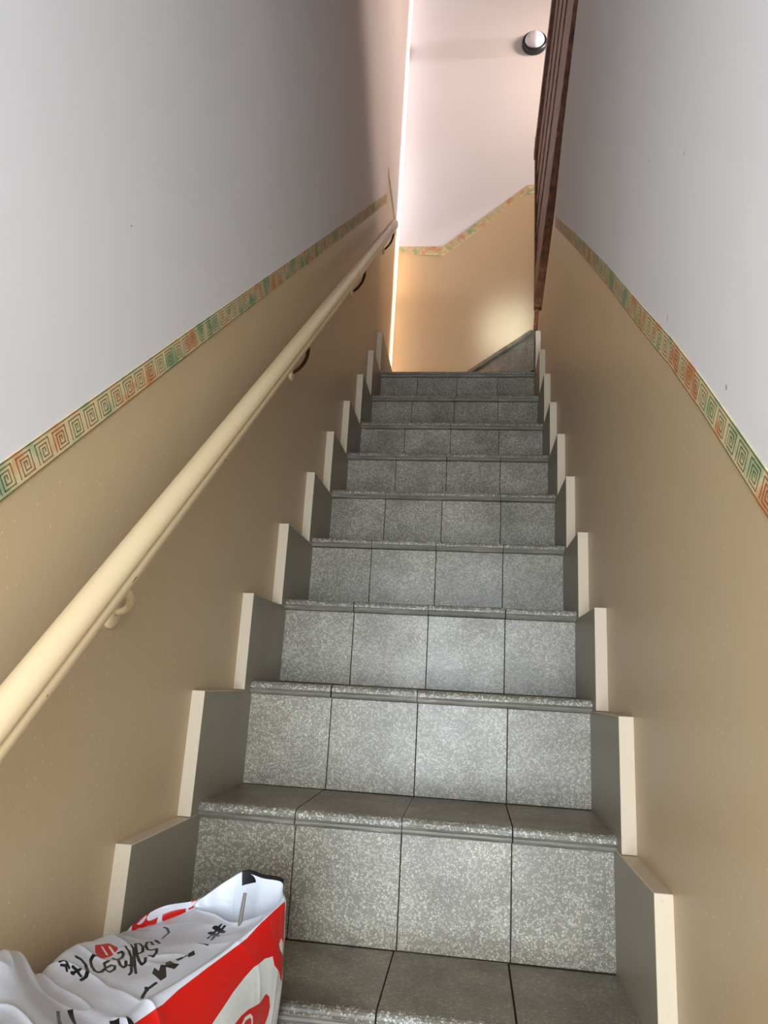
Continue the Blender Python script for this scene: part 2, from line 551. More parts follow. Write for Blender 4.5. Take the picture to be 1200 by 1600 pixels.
def tread_profile(depth):
    """(y, z) with y from the nosing front backwards, z from the tread top down: rounded nose with a groove"""
    r = .009
    pts = [(depth, 0)]
    for i in range(5):
        a = math.radians(90 + 90 * i / 4)
        pts.append((r + r * math.cos(a), -r + r * math.sin(a)))
    pts += [(.0002, -.0125), (.0022, -.0135), (.0026, -.0150), (.0008, -.0160), (.0003, -.0195), (.0020, -NOSE + .001), (.0042, -NOSE), (depth, -NOSE)]
    return pts


def make_step(k, last):
    y, z = step_y(k), step_z(k)
    zb = step_z(k - 1) if k > KLOW else FLOOR_Z
    yn = step_y(k + 1) + ROUT if not last else YFAR - .003
    x0, x1 = xl(k), xr(k)
    core = slab('step', x0 - .012, x1 + .012, y + ROUT + .0085, yn + .009 if not last else yn, zb - .03, z - .004, M_MORTAR)
    adopt(core, stair)
    ws = x1 - x0
    edges = [x0 - .004] + [x0 + ws * JOINT[i] + random.uniform(-.0012, .0012) for i in (1, 2, 3)] + [x1 + .004]
    for i in range(4):
        a, b = edges[i] + .0008, edges[i + 1] - .0008
        # riser tile, on its bed a hair in or out of line
        o_ = random.uniform(-.0006, .0006); tw = random.uniform(-.0008, .0008)
        yf = y + ROUT + o_
        v = [(a, yf, zb + .0012), (b, yf + tw, zb + .0012), (b, yf + .010, zb + .0012), (a, yf + .010, zb + .0012),
             (a, yf, z - NOSE - .0006), (b, yf + tw, z - NOSE - .0006), (b, yf + .010, z - NOSE - .0006), (a, yf + .010, z - NOSE - .0006)]
        r = bevel(mesh_obj('riser_tile', v, BOXF, M_RISER), .0006)
        adopt(r, stair); r.parent = core; r.matrix_parent_inverse = Matrix.Identity(4)
        dz = random.uniform(-.0005, .0005); dy = random.uniform(-.0010, .0010)
        a, b = edges[i] + random.uniform(-.001, .001) + .0007, edges[i + 1] + random.uniform(-.001, .001) - .0007
        pr = tread_profile(yn - y - .0012)
        v, f = prism(pr, lambda p: (a, y + p[0] + dy, z + p[1] + dz), lambda p: (b, y + p[0] + dy, z + p[1] + dz))
        n = len(pr)
        fm = [0, 0] + [1 if 0 < j < 6 else (0 if j in (0, n - 1, n - 2) else 2) for j in range(n)]
        t_ = mesh_obj('tread_tile', v, f, [M_TREAD, M_NOSE, M_NOSELIP], None, fm)
        adopt(t_, stair); t_.parent = core; t_.matrix_parent_inverse = Matrix.Identity(4)
    return core


for k in range(KLOW, 10):
    make_step(k, k == 9)

# winder steps that turn away round the end of the right wall
PV = Vector((.668, 1.806))
def winder(k, ends, zb, zt, poly):
    e = Vector(ends); d = (e - PV); L = d.length; d = d / L
    nrm = Vector((-d.y, d.x))
    if nrm.dot(Vector((1, 1))) < 0: nrm = -nrm          # towards the next step
    v = [(p[0], p[1], zb) for p in poly] + [(p[0], p[1], zt - .005) for p in poly]
    n = len(poly)
    f = [tuple(range(n - 1, -1, -1)), tuple(range(n, 2 * n))] + [(i, (i + 1) % n, n + (i + 1) % n, n + i) for i in range(n)]
    core = mesh_obj('winder_step', v, f, M_MORTAR)
    adopt(core, stair)
    w_ = .163
    m = int(math.ceil(L / w_))
    for i in range(m):
        a, b = i * w_ + .0008, min((i + 1) * w_, L - .002) - .0008
        for kind in (0, 1):
            if kind == 0:
                o0, o1, z0, z1 = -.010, -.0005, zb + .001, zt - NOSE - .0005
            else:
                o0, o1, z0, z1 = -.024, .16 if i else .015, zt - NOSE, zt
            P = lambda s, o, z: (PV.x + d.x * s + nrm.x * o, min(PV.y + d.y * s + nrm.y * o, YFAR - .002), z)
            vv = [P(a, o0, z0), P(b, o0, z0), P(b, o1, z0), P(a, o1, z0), P(a, o0, z1), P(b, o0, z1), P(b, o1, z1), P(a, o1, z1)]
            o = mesh_obj('riser_tile' if kind == 0 else 'tread_tile', vv, BOXF, M_RISER if kind == 0 else [M_TREAD])
            bevel(o, .0006 if kind == 0 else .003)
            adopt(o, stair); o.parent = core; o.matrix_parent_inverse = Matrix.Identity(4)


Z10, Z11, Z12 = 1.900, 2.09, 2.28
winder(10, (.272, 2.392), step_z(9), Z10, [(PV.x - .01, 1.8495), (.272, 2.392), (XE - .01, 2.392), (XE - .01, 1.8495)])
PV = Vector((.735, 1.865))
winder(11, (.90, 2.392), Z10, Z11, [(.735, 1.865), (.90, 2.392), (XE - .01, 2.392), (XE - .01, 1.865)])
PV = Vector((.90, 1.88))
winder(12, (1.25, 2.392), Z11, Z12, [(.90, 1.88), (1.25, 2.392), (XE - .01, 2.392), (XE - .01, 1.88)])
# the upper flight, back over the lower one behind the right wall
v, f = [], []
for i in range(9):
    y1 = 1.845 - i * .202; z1 = 2.47 + i * .19
    b = len(v)
    v += [(.90, y1 - .21, 1.2), (XE - .01, y1 - .21, 1.2), (XE - .01, y1, 1.2), (.90, y1, 1.2),
          (.90, y1 - .21, z1), (XE - .01, y1 - .21, z1), (XE - .01, y1, z1), (.90, y1, z1)]
    f += [tuple(b + q for q in fc) for fc in BOXF]
adopt(mesh_obj('upper_flight', v, f, M_TREAD), stair)

# ------------------------------------------------------------------ stepped skirting on both sides
for side in ('left', 'right'):
    base = None
    for k in range(KLOW, 10):
        y0 = step_y(k) - .036 + .004 * math.sin(k * 2.1 + (side == 'right'))
        z0 = step_z(k) - .018
        z1 = (step_z(k + 1) if k < 9 else 1.905) - .018 - .001
        y1 = (step_y(k + 1) + ROUT + .02) if k < 9 else (2.394 if side == 'left' else YE)
        if side == 'left':
            xi, fo = xl(k) + random.uniform(-.0006, .0006), (lambda y: XL(y) - .006)
        else:
            xi, fo = xr(k) + random.uniform(-.0006, .0006), (lambda y: XR(y) + .006)
        lean = random.uniform(-.0015, .0015)
        v = [(xi, y0, z0), (xi, y1, z0), (fo(y1), y1, z0), (fo(y0), y0, z0),
             (xi, y0 + lean, z1), (xi, y1, z1), (fo(y1), y1, z1), (fo(y0), y0 + lean, z1)]
        faces = [(0, 3, 2, 1), (4, 5, 6, 7), (0, 1, 5, 4), (1, 2, 6, 5), (2, 3, 7, 6), (3, 0, 4, 7)]
        if base is None:
            base = structure(mesh_obj('baseboard_' + side, v, faces, [M_SKEDGE, M_SKIRT], None, [0, 0, 1, 0, 0, 0]))
        else:
            o = mesh_obj('skirting_tile', v, faces, [M_SKEDGE, M_SKIRT], None, [0, 0, 1, 0, 0, 0])
            bevel(o, .0012, 2)
            o.parent = base
        if base.data.name.startswith('skirt'):
            pass

# ------------------------------------------------------------------ hand rail
rail = empty('handrail', (.045, .6, 1.3), 'cream painted wooden wall handrail with a groove, running up beside the steps', 'handrail')
prof = []                                                # (out of the wall, up) cross-section, rounded top, groove, bead below
for a in range(192, -7, -11):
    prof.append((.0174 * math.cos(math.radians(a)), .0066 + .0150 * math.sin(math.radians(a))))
prof += [(.0163, .0036), (.0154, .0024), (.0156, .0012), (.0166, -.0006), (.0173, -.0034), (.0170, -.0070), (.0156, -.0112), (.0122, -.0150), (.0070, -.0172), (0, -.0180),
         (-.0070, -.0172), (-.0122, -.0150), (-.0156, -.0112), (-.0170, -.0070), (-.0173, -.0034), (-.0166, -.0006), (-.0154, .0012), (-.0154, .0024)]
path = [(y, .349 + .96 * (y + .4)) for y in (-1.15, -.4, .13, .53, .96, 1.35, 1.705)]
def railpt(i, p):
    y, z = path[i]
    L = math.hypot(1, .96)
    return (.045 + p[0], y - p[1] * .96 / L, z + p[1] / L)
v, f = [], []
n = len(prof)
for i in range(len(path)):
    v += [railpt(i, p) for p in prof]
for i in range(len(path) - 1):
    for j in range(n):
        j2 = (j + 1) % n
        f.append((i * n + j, i * n + j2, (i + 1) * n + j2, (i + 1) * n + j))
f.append(tuple(range(n - 1, -1, -1))); f.append(tuple(range((len(path) - 1) * n, len(path) * n)))
r = mesh_obj('rail', v, f, M_CREAM, None, None, True)
r.data.polygons.foreach_set('use_smooth', [len(p.vertices) == 4 for p in r.data.polygons])
adopt(r, rail)
# wear marks: small chips in the lacquer
for (y, up, s) in ((-.245, -.010, .006), (-.05, -.010, .0014), (-.02, -.016, .002), (-.375, -.009, .0013)):
    c0 = Vector((.045 + .0166, y, .349 + .96 * (y + .4) + up * .74))
    vv, ff = tube([c0 + Vector((.0, -s * .8, -s * .9)), c0 + Vector((.0002, 0, 0)), c0 + Vector((-.0004, s * .9, s * .5))], .0008, 6)
    adopt(mesh_obj('paint_chip', vv, ff, M_BRONZE), rail)
for y in (-.85, -.175, .50, 1.13, 1.745):
    zc = .349 + .96 * (y + .4)
    wx = XL(y)
    zr = zc - .019
    ry, rz = y + .043, zc - .104
    b = empty('handrail_bracket_tmp', (0, 0, 0), 'x', 'x'); bpy.data.objects.remove(b)
    vv, ff = lathe([(.0, .0), (.021, .0), (.021, .003), (.017, .0065), (.009, .0085), (.0, .009)], (wx - .0005, ry, rz), (1, 0, 0), 24)
    ro = mesh_obj('bracket', vv, ff, M_CREAM, None, None, True)
    adopt(ro, rail)
    pts = []
    for a in range(0, 91, 15):
        t_ = math.radians(a)
        s_ = a / 90
        pts.append((wx + .006 + (.045 - wx - .006) * math.sin(t_), ry + (y - .062 - ry) * s_ ** 1.1, rz + (zr - .062 - rz) * s_ ** 1.3 - .004 * math.sin(2 * t_)))
    vv, ff = tube(pts, .0045, 10)
    ar = mesh_obj('bracket_arm', vv, ff, M_BRONZE if y > .3 else M_CREAM, None, None, True)
    ar.parent = ro; ar.matrix_parent_inverse = Matrix.Identity(4)

# ------------------------------------------------------------------ balustrade of the upper flight
bal = empty('balustrade', (.68, 1.83, 2.02), 'dark varnished wooden balustrade of sloping boards on top of the wall end', 'railing')
BX = lambda y: .668 + .085 * (1.82 - y)
SL = .93
def board(name, lo0, hi0, lo1, hi1, y0, y1, xo, th, parent=bal):
    """a board that follows the slope between y0 (low end) and y1; lo/hi are heights over the base line"""
    zb = lambda y: 2.055 + SL * (1.82 - y)
    v = []
    for (y, lo, hi) in ((y0, lo0, hi0), (y1, lo1, hi1)):
        for xx, h in ((0, lo), (th, lo), (th, hi), (0, hi)):
            v.append((BX(y) + xo + xx, y, zb(y) + h))
    f = [(0, 1, 2, 3), (7, 6, 5, 4), (0, 4, 5, 1), (1, 5, 6, 2), (2, 6, 7, 3), (3, 7, 4, 0)]
    o = mesh_obj(name, v, f, M_WOOD)
    bevel(o, .003, 2)
    return adopt(o, parent)


yl, yh = 1.815, -.25
board('stringer', 0, .15, 0, .15, yl, yh, 0, .036)
hs = [.163 + .075 * i for i in range(8)]
for i, h in enumerate(hs):
    board('plank', h, h + .058, h, h + .058, yl, yh, .006 + .003 * (i % 2), .020)
board('top_rail', .765, .815, .765, .815, yl + .03, yh, -.004, .044)
v = [(BX(1.82) - .002, 1.815, 2.020), (BX(1.82) + .036, 1.815, 2.020), (BX(1.82) + .036, 1.85, 2.020), (BX(1.82) - .002, 1.85, 2.020)]
v += [(x, y, 2.905) for x, y, z in v]
adopt(bevel(mesh_obj('newel', v, BOXF, M_WOOD), .003, 2), bal)
v = [(.664, 1.835, 1.904), (.682, 1.835, 1.904), (.682, 1.853, 1.904), (.664, 1.853, 1.904)]
v += [(x + .006, y, 2.022) for x, y, z in v]
adopt(bevel(mesh_obj('corner_strip', v, BOXF, M_WOOD), .002, 1), bal)

# ------------------------------------------------------------------ round bulkhead lamp on the far wall
lamp = empty('wall_lamp', (.706, YFAR, 4.06), 'round black bulkhead lamp with a white glass dome, high on the far wall', 'lamp')
LC = (.706, YFAR, 4.062)
vv, ff = lathe([(.0, 0), (.069, 0), (.0715, .004), (.0715, .030), (.069, .036), (.060, .039), (.056, .036), (.0, .034)], LC, (0, -1, 0), 48)
adopt(mesh_obj('base_ring', vv, ff, M_BLACK, None, None, True), lamp)
vv, ff = lathe([(.0, .03), (.0560, .034), (.0555, .041), (.0520, .050), (.0440, .059), (.0330, .065), (.0180, .0690), (.004, .0700), (0.0, .07)], LC, (0, -1, 0), 48)
adopt(mesh_obj('glass_dome', vv, ff, M_OPAL, None, None, True), lamp)
for zz in (.066, -.066):
    vv, ff = lathe([(.0, .030), (.005, .030), (.005, .0395), (.0, .041)], (LC[0], LC[1], LC[2] + zz * .95), (0, -1, 0), 12)
    adopt(mesh_obj('clip', vv, ff, M_BLACK), lamp)

# small scuffs on the white paint
WL, WR = bpy.data.objects['wall_left'], bpy.data.objects['wall_right']
t = NT('scuff_grey', 0.9, 0.1); t.color(lin(120, 116, 112)); M_SCUFF = t.m
for side, y, z, a, b, rot in ((0, -.226, .953, .0022, .0010, .2), (1, -.057, 1.166, .0008, .0030, .3), (1, -.218, 1.038, .0009, .0032, .5),
                              (1, -.116, .874, .0010, .0042, .4), (1, -.306, .692, .0010, .0030, .2)):
    v = []
    for k in range(10):
        t_ = 2 * math.pi * k / 10
        r_ = 1 + .25 * math.sin(k * 2.3)
        p, q = a * r_ * math.cos(t_), b * r_ * math.sin(t_)
        yy, zz = p * math.cos(rot) - q * math.sin(rot), p * math.sin(rot) + q * math.cos(rot)
        v.append(((XL(y) + .0004) if side == 0 else (XR(y) - .0004), y + yy, z + zz))
    o = mesh_obj('scuff', v, [tuple(range(10))], M_SCUFF)
    o.parent = (WL, WR)[side]

# slit window beside the far wall and the open frame of the street door
w2 = structure(slab('window_2', XE - .022, XE - .002, 2.19, 2.21, 2.42, 5.10, M_CREAM))
for y0, y1, z0, z1 in ((2.36, 2.38, 2.42, 5.10), (2.21, 2.36, 2.42, 2.44), (2.21, 2.36, 5.08, 5.10)):
    slab('frame_bar', XE - .022, XE - .002, y0, y1, z0, z1, M_CREAM).parent = w2
slab('pane', XE - .014, XE - .008, 2.21, 2.36, 2.44, 5.08, M_OPAL).parent = w2
d1 = structure(slab('door_1', -.019, .012, YB - .09, YB - .01, FLOOR_Z, 1.048, M_WOOD))
slab('door_jamb', .655, .688, YB - .09, YB - .01, FLOOR_Z, 1.048, M_WOOD).parent = d1
slab('door_head', .012, .655, YB - .09, YB - .01, 1.018, 1.048, M_WOOD).parent = d1

# ------------------------------------------------------------------ shopping bag lying along the left wall on the lower steps
LOOPS = np.array([[[0.083,-0.005,0.0976],[0.1197,-0.03,0.0997],[0.1501,-0.045,0.0974],[0.1894,-0.045,0.1109],[0.206,-0.03,0.1248],[0.2013,-0.012,0.1323],[0.1962,-0.002,0.1407],[0.1689,0.006,0.141],[0.1442,0.012,0.1429],[0.1232,0.01,0.1316],[0.1083,0.006,0.1212],[0.0936,0.002,0.1095]],[[0.0773,-0.004,0.0915],[0.1204,-0.042,0.096],[0.158,-0.062,0.0934],[0.1893,-0.062,0.1067],[0.2079,-0.036,0.1208],[0.2095,-0.024,0.0867],[0.2106,-0.018,0.0493],[0.209,-0.016,0.0085],[0.19,-0.03,-0.12],[0.12,-0.012,-0.1],[0.06,-0.006,0.0],[0.0759,0.0,0.0963]],[[0.0271,-0.03,0.0752],[0.0797,-0.075,0.0853],[0.1279,-0.105,0.0897],[0.1635,-0.112,0.094],[0.1847,-0.1,0.0995],[0.1969,-0.085,0.0543],[0.2031,-0.076,0.0113],[0.2012,-0.07,-0.0473],[0.17,-0.09,-0.186],[0.08,-0.06,-0.186],[0.03,-0.03,-0.1],[0.0261,-0.02,0.0729]],[[0.0175,-0.13,0.0912],[0.0627,-0.15,0.0891],[0.1071,-0.17,0.0866],[0.1422,-0.18,0.0845],[0.1595,-0.17,0.0875],[0.1813,-0.16,0.0439],[0.1966,-0.15,0.0006],[0.2,-0.14,-0.0608],[0.17,-0.16,-0.187],[0.06,-0.15,-0.187],[0.002,-0.12,-0.12],[-0.004,-0.12,0.0]],[[0.0188,-0.2,0.1019],[0.0534,-0.215,0.0951],[0.0904,-0.23,0.0855],[0.1198,-0.24,0.078],[0.1384,-0.235,0.0764],[0.1678,-0.23,0.0332],[0.1872,-0.22,-0.0109],[0.21,-0.22,-0.12],[0.16,-0.23,-0.188],[0.05,-0.22,-0.188],[0.0,-0.2,-0.12],[-0.004,-0.19,0.0]],[[0.0224,-0.26,0.0935],[0.0535,-0.278,0.0932],[0.086,-0.295,0.0879],[0.1117,-0.305,0.0809],[0.1303,-0.305,0.0722],[0.1579,-0.3,0.0281],[0.21,-0.29,-0.07],[0.21,-0.29,-0.15],[0.15,-0.3,-0.2],[0.05,-0.3,-0.2],[0.0,-0.28,-0.14],[-0.004,-0.265,-0.03]],[[0.0325,-0.33,0.1393],[0.0618,-0.352,0.1315],[0.0919,-0.37,0.114],[0.1174,-0.38,0.0927],[0.1322,-0.38,0.0753],[0.17,-0.37,0.0],[0.2,-0.37,-0.06],[0.19,-0.37,-0.15],[0.12,-0.38,-0.22],[0.05,-0.38,-0.22],[0.0,-0.36,-0.15],[-0.006,-0.34,0.0]],[[0.0427,-0.4,0.1383],[0.0752,-0.42,0.1325],[0.1074,-0.44,0.1206],[0.11,-0.45,0.03],[0.13,-0.45,0.0],[0.15,-0.45,-0.03],[0.16,-0.45,-0.07],[0.15,-0.45,-0.13],[0.11,-0.45,-0.17],[0.06,-0.45,-0.17],[0.02,-0.44,-0.12],[0.0,-0.42,-0.03]]])


def catmull(P, t, closed):
    """P (n, ...) control points, t (m,) parameters in segments"""
    n = len(P)
    i = np.floor(t).astype(int)
    if not closed:
        i = np.clip(i, 0, n - 2)
    f = (t - i).reshape((-1,) + (1,) * (P.ndim - 1))
    g = (lambda j: P[j % n]) if closed else (lambda j: P[np.clip(j, 0, n - 1)])
    p0, p1, p2, p3 = g(i - 1), g(i), g(i + 1), g(i + 2)
    return .5 * (2 * p1 + (p2 - p0) * f + (2 * p0 - 5 * p1 + 4 * p2 - p3) * f ** 2 + (3 * p1 - p0 - 3 * p2 + p3) * f ** 3)


def bag_grid(ts, ta):
    """surface points for loop parameter ts (0..7) and angle parameter ta (0..12)"""
    A = catmull(LOOPS, ts, False)                        # (m,12,3)
    B = catmull(np.swapaxes(A, 0, 1), ta, True)          # (k,m,3)
    return np.swapaxes(B, 0, 1)

# printed areas in (loop, sector) coordinates of the film; lettering strokes as (half width, points on the film)
PRINTS = {
    'print_red': [[(0.841,4.079),(0.967,3.958),(1.242,3.894),(1.438,3.865),(1.611,3.854),(1.803,3.923),(1.994,3.981),(2.157,3.963),(2.321,3.963),(2.48,3.969),(2.634,3.975),(2.788,3.981),(2.937,3.981),(3.087,3.987),(3.231,3.987),(3.376,3.987),(3.521,3.987),(3.647,4.004),(3.778,4.021),(3.909,4.038),(4.035,4.015),(4.165,3.992),(4.292,3.963),(4.422,3.935),(4.586,3.9),(4.749,3.865),(4.927,3.865),(5.113,3.877),(5.258,4.01),(5.394,4.113),(5.342,4.235),(5.286,4.356),(5.23,4.483),(5.174,4.61),(5.118,4.731),(5.067,4.846),(4.945,4.938),(4.819,5.019),(4.698,5.094),(4.576,5.163),(4.46,5.25),(4.343,5.36),(4.226,5.51),(4.086,5.729),(3.899,5.908),(3.703,6.017),(3.512,6.098),(3.33,6.173),(3.133,6.294),(2.895,6.508),(2.536,6.75),(2.003,6.998),(1.751,7.067),(1.55,7.108),(1.284,7.194),(1.284,7.137),(1.28,7.073),(1.317,6.958),(1.312,6.854),(1.289,6.744),(1.237,6.652),(1.205,6.502),(1.149,6.363),(1.079,6.248),(0.995,6.179),(0.925,6.087),(0.967,5.723),(0.967,5.458),(0.953,5.21),(0.929,4.956),(0.957,4.662),(0.971,4.385)]],
    'print_grey': [[(1.518,5.002),(1.48,5.313),(1.27,5.815),(1.046,6.612),(1.186,6.606),(1.252,6.738),(1.294,6.819),(1.322,6.906),(1.317,7.004),(1.317,7.079),(1.546,6.992),(1.714,6.958),(1.896,6.917),(2.139,6.842),(2.545,6.623),(2.839,6.392),(3.054,6.196),(3.236,6.081),(3.414,6.0),(3.586,5.925),(3.703,5.752),(3.792,5.533),(3.857,5.29),(3.918,5.083),(3.801,5.06),(3.689,5.037),(3.572,5.013),(3.46,4.979),(3.344,4.95),(3.227,4.921),(3.068,4.892),(2.909,4.863),(2.76,4.823),(2.61,4.777),(2.452,4.748),(2.298,4.719),(2.031,4.702),(1.718,4.823)],[(1.28,4.99),(1.163,4.985),(0.999,5.481),(1.037,5.723),(1.237,5.233)]],
    'print_red_top': [[(1.798,5.642),(1.69,5.838),(1.658,6.104),(1.737,6.248),(1.887,6.34),(2.045,6.312),(2.204,6.312),(2.368,6.323),(2.685,6.052),(2.961,5.85),(3.073,5.608),(3.157,5.377),(2.975,5.36),(2.793,5.348),(2.587,5.337),(2.358,5.394),(2.111,5.544),(1.957,5.631)],[(3.348,0.456),(3.04,0.531),(2.979,0.733),(3.031,0.802),(3.213,0.871),(3.526,0.86),(3.484,0.658)],[(1.62,-0.75),(2.2,-0.75),(2.2,-0.02),(2.1,0.03),(1.75,0.02),(1.7,-0.05)],[(1.06,-0.7),(1.6,-0.7),(1.6,0.02),(1.3,0.0),(1.1,-0.05)],[(0.55,-0.9),(1.0,-0.9),(1.0,-0.12),(0.6,-0.12)]],
    'print_black': [[(2.382,2.221),(2.246,2.227),(2.354,2.423),(2.484,2.371)],[(2.61,2.123),(2.512,2.198),(2.531,2.29),(2.638,2.25)],[(2.993,1.967),(3.04,2.192),(2.881,2.019),(2.849,2.146),(2.779,2.025),(2.685,2.06),(2.732,2.267),(2.69,2.388),(2.849,2.446),(2.881,2.198),(3.105,2.567),(3.241,2.585),(3.166,2.146)],[(5.244,1.667),(5.146,1.673),(5.398,2.146),(5.646,2.648),(5.753,2.562),(5.506,2.135)],[(5.001,1.737),(4.908,1.829),(5.029,2.313),(5.104,2.619),(5.179,2.931),(5.31,2.913),(5.197,2.579),(5.099,2.256)],[(4.586,2.965),(4.45,3.219),(4.6,3.594),(4.679,3.265)],[(4.413,3.404),(4.38,3.496),(4.474,3.923),(4.525,4.056),(4.562,3.958)]],
}
STROKES = [(0.00105,[(0.0318,-0.2308,0.1038),(0.0342,-0.2261,0.1041),(0.0418,-0.2274,0.0996)]),(0.00126,[(0.0347,-0.232,0.1027),(0.0381,-0.2289,0.1016),(0.0418,-0.231,0.099)]),(0.00199,[(0.0461,-0.2282,0.097),(0.0471,-0.2278,0.0965)]),(0.00136,[(0.0429,-0.2242,0.0995),(0.0479,-0.2227,0.0968),(0.0544,-0.2255,0.0945)]),(0.00136,[(0.0476,-0.2249,0.0967),(0.0494,-0.2198,0.0963)]),(0.00199,[(0.038,-0.2088,0.1038),(0.0422,-0.2055,0.1009),(0.0479,-0.2058,0.0972),(0.0547,-0.2135,0.0948),(0.0587,-0.2238,0.0937),(0.0573,-0.2297,0.0935)]),(0.00178,[(0.0466,-0.1815,0.0966),(0.0449,-0.1868,0.098),(0.0473,-0.1948,0.0971),(0.0529,-0.2017,0.0948),(0.0587,-0.2069,0.0936),(0.0624,-0.2072,0.0927),(0.0647,-0.2032,0.092),(0.0639,-0.1938,0.0918)]),(0.00147,[(0.0591,-0.1785,0.0917),(0.0574,-0.1848,0.0925),(0.0634,-0.1927,0.0918),(0.0646,-0.1827,0.091),(0.0682,-0.1817,0.0904),(0.0716,-0.1889,0.0901),(0.0709,-0.1977,0.0905),(0.067,-0.1967,0.0913)]),(0.00168,[(0.0566,-0.1532,0.0904),(0.058,-0.1485,0.0898),(0.0624,-0.1525,0.0893),(0.0649,-0.1602,0.0895),(0.0636,-0.1683,0.0902),(0.0578,-0.1663,0.0909)]),(0.00168,[(0.0636,-0.1683,0.0902),(0.0715,-0.1767,0.0896),(0.0769,-0.1797,0.089),(0.0769,-0.1745,0.0888),(0.0729,-0.1675,0.089)]),(0.00158,[(0.0554,-0.1359,0.0897),(0.0625,-0.1405,0.0886),(0.0735,-0.1569,0.0886),(0.0828,-0.1739,0.0882),(0.0884,-0.185,0.0875),(0.0893,-0.1916,0.0873)]),(0.00199,[(0.0798,-0.1722,0.0885),(0.0822,-0.1703,0.0882)]),(0.00147,[(0.0573,-0.1257,0.0884),(0.0648,-0.1333,0.0879),(0.072,-0.1473,0.0883),(0.0785,-0.1592,0.0883),(0.0868,-0.1737,0.0878),(0.0941,-0.1864,0.0868)]),(0.00168,[(0.0592,-0.1182,0.0874),(0.0617,-0.1126,0.0866),(0.0711,-0.1236,0.087),(0.0773,-0.1366,0.0876),(0.0753,-0.144,0.088)]),(0.00168,[(0.0592,-0.1182,0.0874),(0.0677,-0.1332,0.0877),(0.076,-0.1481,0.0881),(0.0844,-0.1606,0.0879),(0.0909,-0.1667,0.0875),(0.0918,-0.161,0.0875),(0.0878,-0.1524,0.0877)]),(0.00168,[(0.0787,-0.1136,0.0866),(0.0712,-0.1019,0.0856),(0.067,-0.103,0.0856),(0.0721,-0.1183,0.0867),(0.0795,-0.1299,0.0873),(0.085,-0.1305,0.0873),(0.0884,-0.1249,0.0872),(0.093,-0.1363,0.0874),(0.0943,-0.1475,0.0875),(0.0888,-0.1452,0.0876)]),(0.00189,[(0.0731,-0.0949,0.0853),(0.0836,-0.1069,0.0865)]),(0.00158,[(0.0591,-0.0384,0.0813),(0.065,-0.0428,0.0826),(0.0737,-0.0575,0.0843),(0.0735,-0.0691,0.0843),(0.0758,-0.0836,0.085)]),(0.00168,[(0.134,-0.0873,0.0904),(0.1337,-0.0755,0.0908),(0.1342,-0.0656,0.0919),(0.1352,-0.0572,0.0936),(0.1362,-0.0489,0.0955)]),(0.00168,[(0.1402,-0.0933,0.0912),(0.1393,-0.0798,0.0909),(0.1396,-0.0691,0.0916),(0.1401,-0.0599,0.093),(0.1413,-0.0516,0.0947)]),(0.00357,[(0.1301,-0.0683,0.0914),(0.1422,-0.0776,0.0912)]),(0.00357,[(0.1309,-0.056,0.0938),(0.1435,-0.0641,0.0923)]),(0.00115,[(0.131,-0.1065,0.09),(0.1431,-0.1113,0.0912)]),(0.00105,[(0.1264,-0.1418,0.0881),(0.1301,-0.1364,0.0886)]),(0.00178,[(0.1215,-0.1978,0.0831),(0.1197,-0.2064,0.0821),(0.1182,-0.2117,0.0816),(0.1196,-0.2217,0.08),(0.1209,-0.2279,0.079)]),(0.00189,[(0.1163,-0.2092,0.0822),(0.1191,-0.2135,0.0812)])]
WHITE_STROKES = [(0.00178,[(0.1947,-0.1288,0.0232),(0.1951,-0.123,0.0251),(0.1955,-0.1171,0.0271),(0.1978,-0.105,0.0256),(0.1991,-0.1009,0.0216),(0.1996,-0.1018,0.0173),(0.2,-0.1029,0.0131)]),(0.00126,[(0.0401,-0.1581,0.0978),(0.0453,-0.1615,0.0956),(0.0504,-0.1649,0.0934)]),(0.00147,[(0.0444,-0.1497,0.0949),(0.0536,-0.1564,0.0915)])]


def seg_dist(pu, pv, poly, closed):
    """distance in (s,a) print coordinates to a polyline, and inside test"""
    d = np.full(pu.shape, 9.0); ins = np.zeros(pu.shape, bool)
    n = len(poly)
    for i in range(n if closed else n - 1):
        (x0, y0), (x1, y1) = poly[i], poly[(i + 1) % n]
        dx, dy = x1 - x0, y1 - y0
        L = dx * dx + dy * dy + 1e-12
        t_ = np.clip(((pu - x0) * dx + (pv - y0) * dy) / L, 0, 1)
        d = np.minimum(d, np.hypot(pu - x0 - t_ * dx, pv - y0 - t_ * dy))
        if closed:
            c_ = ((y0 > pv) != (y1 > pv)) & (pu < (x1 - x0) * (pv - y0) / (y1 - y0 + 1e-12) + x0)
            ins ^= c_
    return np.where(ins, -d, d) if closed else d


NS, NA = 420, 520
ts = np.linspace(0, 7, NS)
ta = np.concatenate([np.linspace(0, 7, 400, endpoint=False), np.linspace(7, 12, NA - 400, endpoint=False)])
G3 = bag_grid(ts, ta)
S_, A_ = np.meshgrid(ts, ta, indexing='ij')
A_ = np.where(A_ > 9.5, A_ - 12, A_)
# print coordinates: one unit = one loop / one sector
fields = {}
for key in ('print_red', 'print_grey', 'print_red_top', 'print_black'):   # signed distances
    d = np.full(S_.shape, 1.0)
    for poly in PRINTS.get(key, []):
        d = np.minimum(d, seg_dist(S_, A_, poly, True))
    fields[key] = d
def stroke_dist(pts):
    d = np.full(S_.shape, 9.0)
    lo, hi = np.min(pts, axis=0) - .02, np.max(pts, axis=0) + .02
    m = np.all((G3 > lo) & (G3 < hi), axis=2)
    P = G3[m]
    best = np.full(len(P), 9.0)
    for a, b in zip(pts[:-1], pts[1:]):
        a, b = np.array(a), np.array(b)
        e = b - a
        t_ = np.clip((P - a) @ e / (e @ e + 1e-12), 0, 1)
        best = np.minimum(best, np.linalg.norm(P - a - t_[:, None] * e, axis=1))
    d[m] = best
    return d


